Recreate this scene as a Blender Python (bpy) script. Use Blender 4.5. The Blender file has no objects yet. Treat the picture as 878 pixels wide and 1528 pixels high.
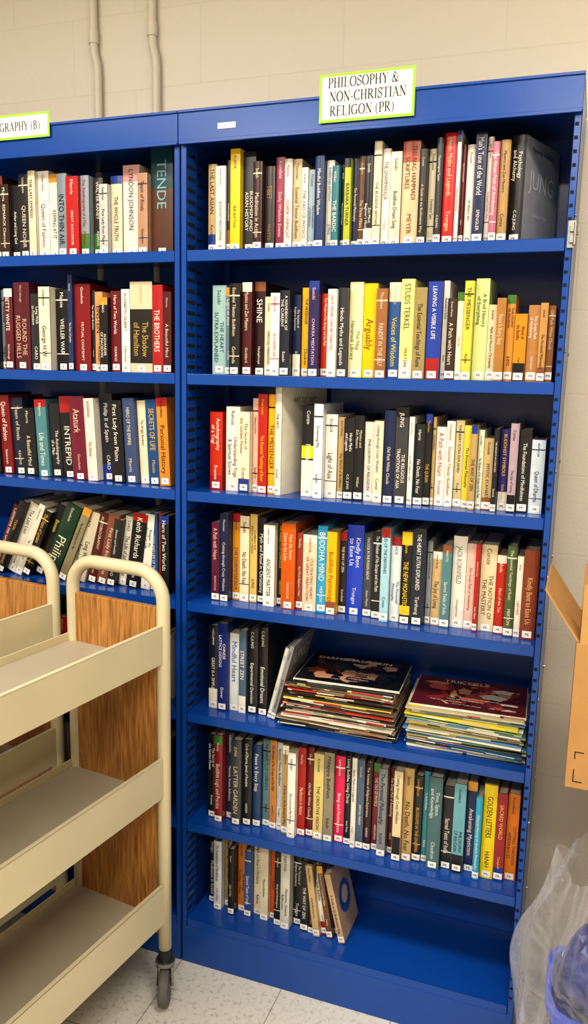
import bpy, math, random
import numpy as np
from mathutils import Vector, Matrix
random.seed(7)
sc=bpy.context.scene
sc.view_settings.view_transform='Standard'
try: sc.view_settings.look='Medium High Contrast'
except Exception: sc.view_settings.look='None'
sc.view_settings.exposure=0.0
COL=sc.collection

# ------------------------------------------------------------------ camera (solved from the bookcase geometry)
F=1209.14; C=np.array([0.9745,-1.846,1.6627]); yaw,pitch,roll=-0.3453,0.1705,0.0222
fw=np.array([math.sin(yaw)*math.cos(pitch),math.cos(yaw)*math.cos(pitch),-math.sin(pitch)])
rt=np.array([math.cos(yaw),-math.sin(yaw),0.]); up=np.cross(rt,fw)
CRT=math.cos(roll)*rt+math.sin(roll)*up; CUP=-math.sin(roll)*rt+math.cos(roll)*up
cd=bpy.data.cameras.new('camera'); cam=bpy.data.objects.new('camera',cd); COL.objects.link(cam)
cd.sensor_fit='VERTICAL'; cd.sensor_height=24; cd.lens=F/1528*24; cd.clip_start=0.02
M=Matrix(((CRT[0],CUP[0],-fw[0],C[0]),(CRT[1],CUP[1],-fw[1],C[1]),(CRT[2],CUP[2],-fw[2],C[2]),(0,0,0,1)))
cam.matrix_world=M; sc.camera=cam
# measurement helpers: photo reading -> metric position along a shelf
def meas_x(u,y,z):
    p=(u-439)/F; dy=y-C[1]; dz=z-C[2]
    return C[0]+(p*(dy*fw[1]+dz*fw[2])-dy*CRT[1]-dz*CRT[2])/(CRT[0]-p*fw[0])
def meas_z(v,x,y):
    q=(764-v)/F; dx=x-C[0]; dy=y-C[1]
    return C[2]+(q*(dx*fw[0]+dy*fw[1])-dx*CUP[0]-dy*CUP[1])/(CUP[2]-q*fw[2])

# ------------------------------------------------------------------ materials
def lin(c):
    if isinstance(c,str):
        c=c.lstrip('#'); c=tuple(int(c[i:i+2],16)/255 for i in (0,2,4))
    return tuple((x/12.92 if x<=.04045 else ((x+.055)/1.055)**2.4) for x in c)
def mat(name,col,rough=.5,metal=0.,spec=.5,noise=0.,nscale=20.,bump=0.,bscale=200.):
    m=bpy.data.materials.new(name); m.use_nodes=True; nt=m.node_tree; b=nt.nodes['Principled BSDF']
    c=lin(col)+(1,)
    b.inputs['Base Color'].default_value=c; b.inputs['Roughness'].default_value=rough
    b.inputs['Metallic'].default_value=metal; b.inputs['Specular IOR Level'].default_value=spec
    tc=nt.nodes.new('ShaderNodeTexCoord')
    if noise>0:
        n=nt.nodes.new('ShaderNodeTexNoise'); n.inputs['Scale'].default_value=nscale; n.inputs['Detail'].default_value=6
        nt.links.new(tc.outputs['Object'],n.inputs['Vector'])
        mr=nt.nodes.new('ShaderNodeMapRange'); mr.inputs[1].default_value=.3; mr.inputs[2].default_value=.7
        mr.inputs[3].default_value=1-noise; mr.inputs[4].default_value=1+noise
        nt.links.new(n.outputs['Fac'],mr.inputs[0])
        mx=nt.nodes.new('ShaderNodeVectorMath'); mx.operation='SCALE'; mx.inputs[0].default_value=c[:3]
        nt.links.new(mr.outputs[0],mx.inputs['Scale']); nt.links.new(mx.outputs[0],b.inputs['Base Color'])
    if bump>0:
        n=nt.nodes.new('ShaderNodeTexNoise'); n.inputs['Scale'].default_value=bscale; n.inputs['Detail'].default_value=4
        nt.links.new(tc.outputs['Object'],n.inputs['Vector'])
        bp=nt.nodes.new('ShaderNodeBump'); bp.inputs['Strength'].default_value=bump; bp.inputs['Distance'].default_value=.002
        nt.links.new(n.outputs['Fac'],bp.inputs['Height']); nt.links.new(bp.outputs[0],b.inputs['Normal'])
    return m
M_blue=mat('blue_enamel','#10489a',rough=.24,noise=.06,nscale=3,bump=.03,bscale=60)
M_slot=mat('slot_shadow','#050a18',rough=.8,noise=.05)
M_cream=mat('cream_enamel','#cbc1a2',rough=.38,noise=.05,nscale=5,bump=.05,bscale=90)
M_tray=mat('tray_enamel','#a59b88',rough=.55,noise=.05,nscale=8)
M_steel=mat('zinc_steel','#9a9a98',rough=.35,metal=.9,noise=.08,nscale=30)
M_rubber=mat('grey_rubber','#5c5a57',rough=.6,noise=.1,nscale=40)
M_white=mat('white_paper','#f1efe8',rough=.7,noise=.02)
M_lime=mat('lime_paper','#9fd83a',rough=.6,noise=.03)
M_ink=mat('black_ink','#141414',rough=.6,noise=.02)
M_card=mat('cardboard','#ac8350',rough=.85,noise=.07,nscale=12,bump=.1,bscale=120)
M_pipe=mat('painted_conduit','#ccc3b2',rough=.5,noise=.03)
M_bin=mat('blue_plastic','#1d48c8',rough=.35,noise=.06,nscale=6)
M_dark=mat('dark_plastic','#15181f',rough=.4,noise=.05)
M_table=mat('table_laminate','#a08a6a',rough=.5,noise=.08)
def colmat(name,rough):
    m=mat(name,'#ffffff',rough=rough); nt=m.node_tree; b=nt.nodes['Principled BSDF']
    a=nt.nodes.new('ShaderNodeAttribute'); a.attribute_name='Col'
    tc=nt.nodes.new('ShaderNodeTexCoord')
    n=nt.nodes.new('ShaderNodeTexNoise'); n.inputs['Scale'].default_value=45; n.inputs['Detail'].default_value=5
    nt.links.new(tc.outputs['Object'],n.inputs['Vector'])
    mr=nt.nodes.new('ShaderNodeMapRange'); mr.inputs[3].default_value=.84; mr.inputs[4].default_value=1.1
    nt.links.new(n.outputs['Fac'],mr.inputs[0])
    mx=nt.nodes.new('ShaderNodeVectorMath'); mx.operation='SCALE'
    nt.links.new(a.outputs['Color'],mx.inputs[0]); nt.links.new(mr.outputs[0],mx.inputs['Scale'])
    nt.links.new(mx.outputs[0],b.inputs['Base Color'])
    return m
M_book=colmat('printed_book_covers',.27)
def wallmat():
    m=bpy.data.materials.new('painted_block'); m.use_nodes=True; nt=m.node_tree; b=nt.nodes['Principled BSDF']
    b.inputs['Roughness'].default_value=.5
    tc=nt.nodes.new('ShaderNodeTexCoord'); sp=nt.nodes.new('ShaderNodeSeparateXYZ'); cb=nt.nodes.new('ShaderNodeCombineXYZ')
    nt.links.new(tc.outputs['Object'],sp.inputs[0])
    ad=nt.nodes.new('ShaderNodeMath'); ad.operation='ADD'
    nt.links.new(sp.outputs['X'],ad.inputs[0]); nt.links.new(sp.outputs['Y'],ad.inputs[1])
    nt.links.new(ad.outputs[0],cb.inputs['X']); nt.links.new(sp.outputs['Z'],cb.inputs['Y'])
    br=nt.nodes.new('ShaderNodeTexBrick'); br.inputs['Scale'].default_value=1; br.inputs['Brick Width'].default_value=.406
    br.inputs['Row Height'].default_value=.203; br.inputs['Mortar Size'].default_value=.003; br.inputs['Mortar Smooth'].default_value=.9
    br.inputs['Color1'].default_value=lin('#d0c8b9')+(1,); br.inputs['Color2'].default_value=lin('#cfc7b7')+(1,)
    br.inputs['Mortar'].default_value=lin('#cbc3b3')+(1,)
    nt.links.new(cb.outputs[0],br.inputs['Vector']); nt.links.new(br.outputs['Color'],b.inputs['Base Color'])
    n=nt.nodes.new('ShaderNodeTexNoise'); n.inputs['Scale'].default_value=110; n.inputs['Detail'].default_value=5
    nt.links.new(tc.outputs['Object'],n.inputs['Vector'])
    h=nt.nodes.new('ShaderNodeMath'); h.operation='MULTIPLY_ADD'; h.inputs[1].default_value=-.5
    nt.links.new(br.outputs['Fac'],h.inputs[0]); nt.links.new(n.outputs['Fac'],h.inputs[2])
    bp=nt.nodes.new('ShaderNodeBump'); bp.inputs['Strength'].default_value=.35; bp.inputs['Distance'].default_value=.002
    nt.links.new(h.outputs[0],bp.inputs['Height']); nt.links.new(bp.outputs[0],b.inputs['Normal'])
    return m
M_wall=wallmat()
def floormat():
    m=bpy.data.materials.new('vinyl_tile'); m.use_nodes=True; nt=m.node_tree; b=nt.nodes['Principled BSDF']
    b.inputs['Roughness'].default_value=.3
    tc=nt.nodes.new('ShaderNodeTexCoord')
    br=nt.nodes.new('ShaderNodeTexBrick'); br.offset=0; br.inputs['Scale'].default_value=1; br.inputs['Brick Width'].default_value=.305
    br.inputs['Row Height'].default_value=.305; br.inputs['Mortar Size'].default_value=.0014
    br.inputs['Color1'].default_value=lin('#d8d5cd')+(1,); br.inputs['Color2'].default_value=lin('#d4d1c8')+(1,)
    br.inputs['Mortar'].default_value=lin('#948d80')+(1,)
    nt.links.new(tc.outputs['Object'],br.inputs['Vector'])
    n=nt.nodes.new('ShaderNodeTexNoise'); n.inputs['Scale'].default_value=70; n.inputs['Detail'].default_value=8; n.inputs['Roughness'].default_value=.75
    nt.links.new(tc.outputs['Object'],n.inputs['Vector'])
    rp=nt.nodes.new('ShaderNodeValToRGB'); rp.color_ramp.elements[0].position=.36; rp.color_ramp.elements[0].color=(.5,.47,.43,1)
    rp.color_ramp.elements[1].position=.47; rp.color_ramp.elements[1].color=(1,1,1,1)
    nt.links.new(n.outputs['Fac'],rp.inputs[0])
    mx=nt.nodes.new('ShaderNodeMix'); mx.data_type='RGBA'; mx.blend_type='MULTIPLY'; mx.inputs[0].default_value=.8
    nt.links.new(br.outputs['Color'],mx.inputs[6]); nt.links.new(rp.outputs[0],mx.inputs[7]); nt.links.new(mx.outputs[2],b.inputs['Base Color'])
    return m
M_floor=floormat()
def woodmat():
    m=bpy.data.materials.new('oak_laminate'); m.use_nodes=True; nt=m.node_tree; b=nt.nodes['Principled BSDF']
    b.inputs['Roughness'].default_value=.4
    tc=nt.nodes.new('ShaderNodeTexCoord'); mp=nt.nodes.new('ShaderNodeMapping'); mp.inputs['Scale'].default_value=(1,1,.07)
    nt.links.new(tc.outputs['Object'],mp.inputs[0])
    n=nt.nodes.new('ShaderNodeTexNoise'); n.inputs['Scale'].default_value=190; n.inputs['Detail'].default_value=5
    nt.links.new(mp.outputs[0],n.inputs['Vector'])
    mp2=nt.nodes.new('ShaderNodeMapping'); mp2.inputs['Scale'].default_value=(1,1,.16)
    nt.links.new(tc.outputs['Object'],mp2.inputs[0])
    w=nt.nodes.new('ShaderNodeTexNoise'); w.inputs['Scale'].default_value=9; w.inputs['Detail'].default_value=1
    nt.links.new(mp2.outputs[0],w.inputs['Vector'])
    sn=nt.nodes.new('ShaderNodeMath'); sn.operation='MULTIPLY'; sn.inputs[1].default_value=75
    nt.links.new(w.outputs['Fac'],sn.inputs[0])
    s2=nt.nodes.new('ShaderNodeMath'); s2.operation='SINE'; nt.links.new(sn.outputs[0],s2.inputs[0])
    ma=nt.nodes.new('ShaderNodeMath'); ma.operation='MULTIPLY_ADD'; ma.inputs[1].default_value=.055
    nt.links.new(s2.outputs[0],ma.inputs[0]); nt.links.new(n.outputs['Fac'],ma.inputs[2])
    rp=nt.nodes.new('ShaderNodeValToRGB'); e=rp.color_ramp.elements
    e[0].position=.3; e[0].color=lin('#8a5a2c')+(1,); e[1].position=.7; e[1].color=lin('#bd8a4c')+(1,)
    nt.links.new(ma.outputs[0],rp.inputs[0]); nt.links.new(rp.outputs[0],b.inputs['Base Color'])
    return m
M_wood=woodmat()

# ------------------------------------------------------------------ mesh accumulator
class Acc:
    def __init__(s): s.v=[];s.f=[];s.c=[];s.m=[]
    def add(s,vs,fs,col=(1,1,1),mi=0):
        o=len(s.v); s.v.extend([tuple(map(float,p)) for p in vs])
        for f in fs: s.f.append(tuple(i+o for i in f)); s.c.append(col); s.m.append(mi)
    def box(s,x0,x1,y0,y1,z0,z1,col=(1,1,1),mi=0,T=None):
        vs=[(x,y,z) for z in (z0,z1) for y in (y0,y1) for x in (x0,x1)]
        if T is not None: vs=[T(p) for p in vs]
        s.add(vs,[(0,2,3,1),(4,5,7,6),(0,1,5,4),(2,6,7,3),(0,4,6,2),(1,3,7,5)],col,mi)
    def obj(s,name,mats,parent=None,smooth=False,bevel=0,usecol=False):
        me=bpy.data.meshes.new(name); me.from_pydata(s.v,[],s.f)
        for m in mats: me.materials.append(m)
        me.polygons.foreach_set('material_index',s.m)
        if usecol:
            a=me.attributes.new('Col','FLOAT_COLOR','CORNER')
            n=[len(f) for f in s.f]; arr=np.ones((len(s.c),4)); arr[:,:3]=np.array(s.c)
            a.data.foreach_set('color',np.repeat(arr,n,axis=0).ravel())
        if smooth: me.polygons.foreach_set('use_smooth',[True]*len(me.polygons))
        me.update()
        o=bpy.data.objects.new(name,me); COL.objects.link(o)
        if parent: o.parent=parent
        if bevel:
            b=o.modifiers.new('bevel','BEVEL'); b.width=bevel; b.segments=2; b.limit_method='ANGLE'; b.angle_limit=.7
        return o
def empty(name,loc=(0,0,0),rz=0):
    e=bpy.data.objects.new(name,None); COL.objects.link(e); e.location=loc; e.rotation_euler=(0,0,rz); e.empty_display_size=.1; return e
def tube(acc,pts,r,n=14,mi=0,col=(1,1,1),closed=False,caps=True):
    pts=[Vector(p) for p in pts]; N=len(pts)
    t=(pts[1]-pts[0]).normalized(); a=Vector((0,0,1)) if abs(t.z)<.9 else Vector((1,0,0))
    nrm=(a-t*a.dot(t)).normalized()
    vs=[]
    for i,p in enumerate(pts):
        if i==0: t=(pts[1]-pts[0])
        elif i==N-1: t=(pts[-1]-pts[-2])
        else: t=(pts[i+1]-pts[i-1])
        t.normalize(); nrm=(nrm-t*nrm.dot(t)).normalized(); bn=t.cross(nrm)
        rr=r[i] if isinstance(r,(list,tuple)) else r
        for k in range(n):
            an=2*math.pi*k/n; vs.append(p+(nrm*math.cos(an)+bn*math.sin(an))*rr)
    fs=[]
    for i in range(N-1):
        for k in range(n):
            k2=(k+1)%n; fs.append((i*n+k,i*n+k2,(i+1)*n+k2,(i+1)*n+k))
    if caps: fs.append(tuple(reversed(range(n)))); fs.append(tuple(range((N-1)*n,N*n)))
    acc.add(vs,fs,col,mi)

# ------------------------------------------------------------------ room
XL,XR,YF,YB,ZC=-3.2,2.6,-4.6,0.30,3.0
def room():
    for nm,b,m in (('floor',(XL,XR,YF,YB,-.05,0),M_floor),('ceiling',(XL,XR,YF,YB,ZC,ZC+.05),mat('ceiling_tile','#e2ded4',rough=.9,noise=.03)),
        ('wall_back',(XL,XR,YB,YB+.1,-.05,ZC+.05),M_wall),('wall_front',(XL,XR,YF-.1,YF,-.05,ZC+.05),M_wall),
        ('wall_left',(XL-.1,XL,YF,YB,-.05,ZC+.05),M_wall),('wall_right',(XR,XR+.1,YF,YB,-.05,ZC+.05),M_wall)):
        a=Acc(); a.box(*b); a.obj(nm,[m])
room()

# conduits on the wall
def conduit(x):
    a=Acc(); y=YB-.0135
    tube(a,[(x-.012,y,ZC-.001),(x-.012,y,2.57),(x-.010,y,2.54),(x-.002,y,2.51),(x,y,2.48),(x,y,.02)],.0115,16)
    tube(a,[(x-.012,y,2.60),(x-.012,y,2.565)],.0142,16)
    a.box(x-.03,x+.024,YB-.003,YB-.0005,2.80,2.83)
    a.obj('wall_conduit',[M_pipe],smooth=False)
for x in (-.226,-.414): conduit(x)

# ------------------------------------------------------------------ bookcase
W,D,H=.914,.285,2.269
SH=[1.939,1.641,1.344,1.050,.740,.419,.123]
TOP=[s+.013 for s in SH]
def bookcase(x0,latch):
    e=empty('bookcase',(x0,0,0))
    a=Acc()
    # sides with front flanges
    for xa,xb,xi in ((0.0005,.0025,.016),(W-.0025,W-.0005,W-.016)):
        a.box(xa,xb,.0,D,0,H-.012)
        l,r=min(xa,xi),max(xb,xi)
        a.box(l,r,0,.002,0,H-.06)            # front flange
        xi2=xi-.002 if xi<.5 else xi
        a.box(xi2,xi2+.002,0,.055,.05,H-.07)   # return web
        a.box(l,r,D-.03,D-.028,.05,H-.02)
    a.box(.002,W-.002,D-.003,D-.001,.02,H-.02)   # back
    a.obj('frame',[M_blue],e,bevel=.0006)
    h=Acc()
    h.box(-.0,W,-.012,.004,H-.073,H-.004); h.box(-.0,W,-.016,D,H-.006,H)
    h.box(.002,W-.002,-.0135,-.0115,H-.076,H-.068); h.box(.004,W-.004,.004,D,H-.05,H-.048)
    h.obj('canopy',[M_blue],e,bevel=.0015)
    s=Acc()
    for z in SH:
        s.box(.0165,W-.0165,.0005,.0025,z-.014,z+.013)
        s.box(.0165,W-.0165,.0005,.014,z-.014,z-.012)
        s.box(.0165,W-.0165,.0005,D-.004,z+.011,z+.013)
    s.obj('shelves',[M_blue],e,bevel=.0012)
    b=Acc(); b.box(.004,W-.004,-.0008,.0012,0,.112); b.obj('kick_plate',[M_blue],e,bevel=.0008)
    k=Acc()
    z=.16
    while z<H-.09:
        if all(abs(z-q)>.02 for q in SH):
            for xw in (.0163,W-.0167):
                k.box(xw,xw+.0005,.005,.046,z-.0045,z+.0045)
            k.box(.0027,.003,.07,.11,z-.003,z+.003)
            if latch: k.box(W-.0135,W-.006,-.0004,.0,z-.0035,z+.0035)
        z+=.0265
    k.obj('adjustment_slots',[M_slot],e)
    if latch:
        r=Acc()
        for z in (.3,.62,.93,1.22,1.46,1.72,2.0):
            for yy in (.02,D-.03):
                tube(r,[(W-.0006,yy,z),(W+.0022,yy,z)],.004,10)
        r.obj('side_bolts',[M_steel],e)
        l=Acc(); l.box(W-.012,W+.004,-.006,-.0005,1.93,1.985); l.box(W-.008,W+.0055,-.012,-.006,1.94,1.955); l.box(W-.008,W+.0055,-.012,-.006,1.962,1.975)
        tube(l,[(W+.003,-.010,1.935),(W+.003,-.010,1.98)],.004,10)
        l.obj('hinge_plate',[M_steel],e,bevel=.0008)
        n=Acc(); n.box(.104,.150,-.0135,-.0121,2.220,2.233,(1,1,1),0); n.obj('maker_label',[M_white],e,bevel=.0005)
    return e
bookcase(0,True); bookcase(-W-.002,False)
bookcase(-2*W-.004,False)

# ------------------------------------------------------------------ glyph cache
CH="ABCDEFGHIJKLMNOPQRSTUVWXYZabcdefghijklmnopqrstuvwxyz&-.,'()0123456789:!"
G={}
def glyphs():
    obs={}
    def mk(body):
        c=bpy.data.curves.new('t','FONT'); c.body=body; c.resolution_u=2; o=bpy.data.objects.new('t',c); COL.objects.link(o); return o
    for ch in CH: obs[ch]=(mk(ch),mk('H'+ch+'H'))
    obs[' ']=(None,mk('H H')); hh=mk('HH')
    bpy.context.view_layer.update(); dg=bpy.context.evaluated_depsgraph_get()
    def ms(o):
        ev=o.evaluated_get(dg); me=ev.to_mesh(); n=len(me.vertices); v=np.zeros(n*3); me.vertices.foreach_get('co',v)
        f=[tuple(p.vertices) for p in me.polygons]; ev.to_mesh_clear(); return v.reshape(-1,3)[:,:2],f
    v,_=ms(hh); base=v[:,0].max()
    for ch,(a,b) in obs.items():
        v,_=ms(b); adv=v[:,0].max()-base
        if a is None: G[ch]=(np.zeros((0,2)),[],adv)
        else:
            v2,f2=ms(a); G[ch]=(v2,f2,adv)
    for o in list(COL.objects):
        if o.type=='FONT':
            d=o.data; bpy.data.objects.remove(o); bpy.data.curves.remove(d)
glyphs()
def twidth(t): return sum(G[c][2] for c in t if c in G)
def text(acc,t,size,O,ex,ey,col,mi=0,sx=1.):
    """text centred on O, baseline direction ex, up ey"""
    w=twidth(t)*size*sx; x=-w/2; O=np.array(O);ex=np.array(ex);ey=np.array(ey)
    for c in t:
        if c not in G: continue
        v,f,a=G[c]
        if len(v):
            P=O+np.outer(v[:,0]*size*sx+x,ex)+np.outer(v[:,1]*size-.36*size,ey)
            acc.add(P.tolist(),f,col,mi)
        x+=a*size*sx

# ------------------------------------------------------------------ books
PAGE=lin('#d9cfb8')
AUTH=["JUNG","Suzuki","Trungpa","WATTS","Campbell","C.G. JUNG","Kornfield","MERTON","Dalai Lama","HANH","Govinda","Smith","Chodron","Evans-Wentz","Harris","NEEDLEMAN","Rahula","Thurman","Tarthang","ELIADE","Conze","Goddard","Lama Surya","Wilber","Huxley","Fromm","Humphreys","RINPOCHE"]
TIT=["The Wisdom of No Escape and the Path","Zen Mind, Beginner's Mind","Peace Is Every Step","THE TAO OF PHYSICS","The Foundations of Mindfulness","The World of Buddhism","Buddhist Logic and Practice","Mystics and Zen Masters","A Path with Heart","Meditation in Action","THE WAY OF ZEN","Myth and Ritual in Christianity","The Varieties of Religious Experience","TALES OF THE DERVISHES","The Principal Upanishads","Sacred Texts of India","THE DHAMMAPADA","Being and Nothingness","The Perennial Philosophy","Cutting through Crazy Wisdom","THE HEART SUTRA EXPLAINED","Light of Asia","Memories, Dreams, Reflections","The Essential Teachings of Rumi","The Great Path of Awakening","Essential Tibetan Buddhism","THE ANALECTS OF CONFUCIUS","Mahayana Buddhism","Hindu Myths and Legends","Living Buddha, Living Christ","The Joy of Living","A Guide to the Bodhisattva Way","PHILOSOPHY OF RELIGION","The Snow Lion's Turquoise Mane","Old Path White Clouds","No Death, No Fear","The Secret of the Golden Flower"]
BT=["The Life of John Adams","TRUMAN","Team of Rivals","A Life in Letters","MY STORY","CHURCHILL: A Life","Long Walk to Freedom","Becoming","The Wright Brothers","EINSTEIN","Personal History","First Lady from Plains","The Autobiography of a Man","Lindbergh","Reagan: An American Life","The Diaries","Catherine the Great","Hero of Two Worlds","The Last Lion","American Prometheus","Queen of Fashion","Eleanor and Franklin","A Beautiful Mind","The Years of Lyndon"]
def soft(c,k=-.06):
    g=.3*c[0]+.6*c[1]+.1*c[2]; return tuple(max(.002,x*(1-k)+g*k+.003) for x in c)
def book(acc,x,y,z,w,h,d,col,tcol,title,lean=0,label='PR',band=None,author=None,cover=None,rz=0,ctext=None,art=None,ts=None):
    th=math.radians(lean); q=math.radians(rz)
    ax=np.array([math.cos(th),0,-math.sin(th)]); az=np.array([math.sin(th),0,math.cos(th)]); ay=np.array([math.sin(q),math.cos(q),0])
    if rz: ax=np.array([math.cos(q),-math.sin(q),0])
    O=np.array([x,y,z+.0004+(w*math.sin(th) if th>0 else 0)])
    if rz: O=O+np.array([0,w*math.sin(q),0])
    T=lambda p: tuple(O+ax*p[0]+ay*p[1]+az*p[2])
    g=.0004; t=min(.0022,w*.12); c=col
    cc=lin(cover) if cover else c
    acc.box(g,g+t,.002,d,0,h,c,0,T); acc.box(w-g-t,w-g,.002,d,0,h,cc,0,T)
    hard=random.random()<.5
    bulge=.0026 if hard else .0007
    n=6; vs=[]
    for zz in (0,h):
        for i in range(n+1):
            s=i/n; xx=g+(w-2*g)*s; yy=.002-bulge*4*s*(1-s)-.0004
            vs.append(T((xx,yy,zz)))
        for i in range(n,-1,-1):
            s=i/n; xx=g+(w-2*g)*s; vs.append(T((xx,.004,zz)))
    k=2*(n+1); fs=[]
    for i in range(k): j=(i+1)%k; fs.append((i,j,k+j,k+i))
    fs.append(tuple(range(k))[::-1]); fs.append(tuple(range(k,2*k)))
    acc.add(vs,fs,c)
    acc.box(g+t,w-g-t,.004,d-.003,.0025,h-(.0045 if hard else .0015),PAGE,0,T)
    def rect(x0,x1,z0,z1,cl,off=.0002):
        v=[];m=6
        for zz in (z0,z1):
            for i in range(m+1):
                xx=x0+(x1-x0)*i/m; s=xx/w; v.append(T((xx,.002-bulge*4*s*(1-s)-.0004-off,zz)))
        acc.add(v,[(i,i+1,m+2+i,m+1+i) for i in range(m)],cl)
    if band: 
        for (b0,b1,bc) in band: rect(.0008,w-.0008,h*b0,h*b1,bc)
    yt=.002-bulge-.0004-.0007
    ls=.019 if label else .004
    L0,L1=ls+.004,h-.006; tl=L1-L0
    if title:
        if author is None and random.random()<.75: author=random.choice(AUTH if label!='B' else ['McCullough','Goodwin','Isaacson','CARO','Morris','Massie','Chernow','KEARNS'])
        frac=random.uniform(.5,.7) if author else random.uniform(.6,.85)
        mx=ts if ts else random.choice([.4,.5,.6,.7])
        sx=random.choice([.7,.85,1.,1.])
        def line(t,L,maxs): return min(maxs,L/max(twidth(t)*sx,.1))
        parts=[title]; wd=title.split(' ')
        s1=line(title,tl*frac,mx*w)
        if s1<.4*w and len(wd)>2 and w>.018:
            best=min(range(1,len(wd)),key=lambda q_:abs(len(' '.join(wd[:q_]))-len(' '.join(wd[q_:]))))
            parts=[' '.join(wd[:best]),' '.join(wd[best:])]
            s1=min(line(parts[0],tl*frac,.38*w),line(parts[1],tl*frac,.38*w))
        top=random.random()<.5
        zc=L1-.004-tl*frac/2 if top else L0+.004+tl*frac/2
        for i,pt in enumerate(parts):
            off=0 if len(parts)==1 else (.5-i)*s1*1.0
            text(acc,pt,s1,T((w/2+off,yt,zc)),-az,ax,tcol,0,sx)
        if author:
            s2=min(random.uniform(.34,.5)*w,tl*.22/twidth(author)); za=(L0+tl*.13) if top else (L1-tl*.12)
            text(acc,author,s2,T((w/2,yt,za)),-az,ax,tcol)
    if ctext:
        for tx,sz,zz,cl in ctext: text(acc,tx,sz,T((w+.0006,d*.5,h*zz)),ay,az,lin(cl))
    if art:
        n=20; vs=[T((w+.0004,d*(.5+.33*math.cos(2*math.pi*i/n)),h*(.5+.22*math.sin(2*math.pi*i/n)))) for i in range(n)]
        acc.add(vs,[tuple(range(n))],lin(art))
        vs=[T((w+.0006,d*(.5+.18*math.cos(2*math.pi*i/n)),h*(.52+.12*math.sin(2*math.pi*i/n)))) for i in range(n)]
        acc.add(vs,[tuple(range(n))],lin('#d8c8b0'))
    if label:
        lw=min(w-.001,.021); lz=random.uniform(.001,.005)
        rect((w-lw)/2,(w+lw)/2,lz,lz+.016,lin('#f2f0ea'),.0004)
        text(acc,label,min(.0085,lw/ max(twidth(label),.5)*.9),T((w/2,yt-.0001,lz+.008)),ax,az,lin('#151515'))
def row(name,zi,u0,specs,y=.05,label='PR',leanall=0,pool=TIT,zt=None,maxh=.27):
    acc=Acc(); z=zt; x=meas_x(u0,y,z)
    bag=list(pool); random.shuffle(bag)
    for sp in specs:
        u1,vt,c,tc,tt=sp[:5]; ln=sp[5] if len(sp)>5 else leanall
        opt=sp[6] if len(sp)>6 else {}
        x1=meas_x(u1,y,z); wfull=x1-x
        if wfull<.004: continue
        if c is None: x=x1; continue
        zz=meas_z(vt,(x+x1)/2,y); h=zz-z
        if not opt and ln==leanall and random.random()<.75: h+=random.uniform(-.024,.010)
        h=max(.1,min(maxh,h))
        w=wfull*.985*math.cos(math.radians(ln))
        if ln: h=h/math.cos(math.radians(ln))
        d=opt.get('d',random.uniform(.125,.155) if h<.2 else random.uniform(.145,.175))
        col=lin(c); j=random.uniform(.93,1.1); col=soft(tuple(min(1,q*j) for q in col))
        if tt is None or tt=='':
            if not bag: bag=list(pool); random.shuffle(bag)
            tt=bag.pop()
        band=opt.get('band')
        if band: band=[(a,b,lin(cc)) for a,b,cc in band]
        elif random.random()<.45:
            r=random.random(); oc=random.choice(['#f0e8d0','#101014','#a81c1c','#1d3a8c','#d8962e','#d8d4c8','#40782f','#8a5230','#e4dfd2'])
            if r<.35: band=[(.90,1.0,lin(oc))]
            elif r<.65: band=[(.0,random.uniform(.15,.3),lin(oc))]
            else: band=[(.86,.875,lin(tc)),(.2,.21,lin(tc))]
        book(acc,x,y+opt.get('dy',random.uniform(-.016,.016)),z,w,h,d,col,lin(tc),tt,ln,label,band,cover=opt.get('cover'),author=opt.get('author'),rz=opt.get('rz',0),ctext=opt.get('ctext'),art=opt.get('art'),ts=opt.get('ts'))
        x=x1
    return acc
K='#1b1b1f';Wt='#ebe6da';CR='#e0d5b8';TN='#b69a6c';NV='#1a2548';RD='#a81f22';MR='#5c1a26';YL='#e9c620';GY='#8b8f96';BR='#6b4529';TL='#3a7a84';OR='#c9762c';PB='#8fb3c0'
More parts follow.
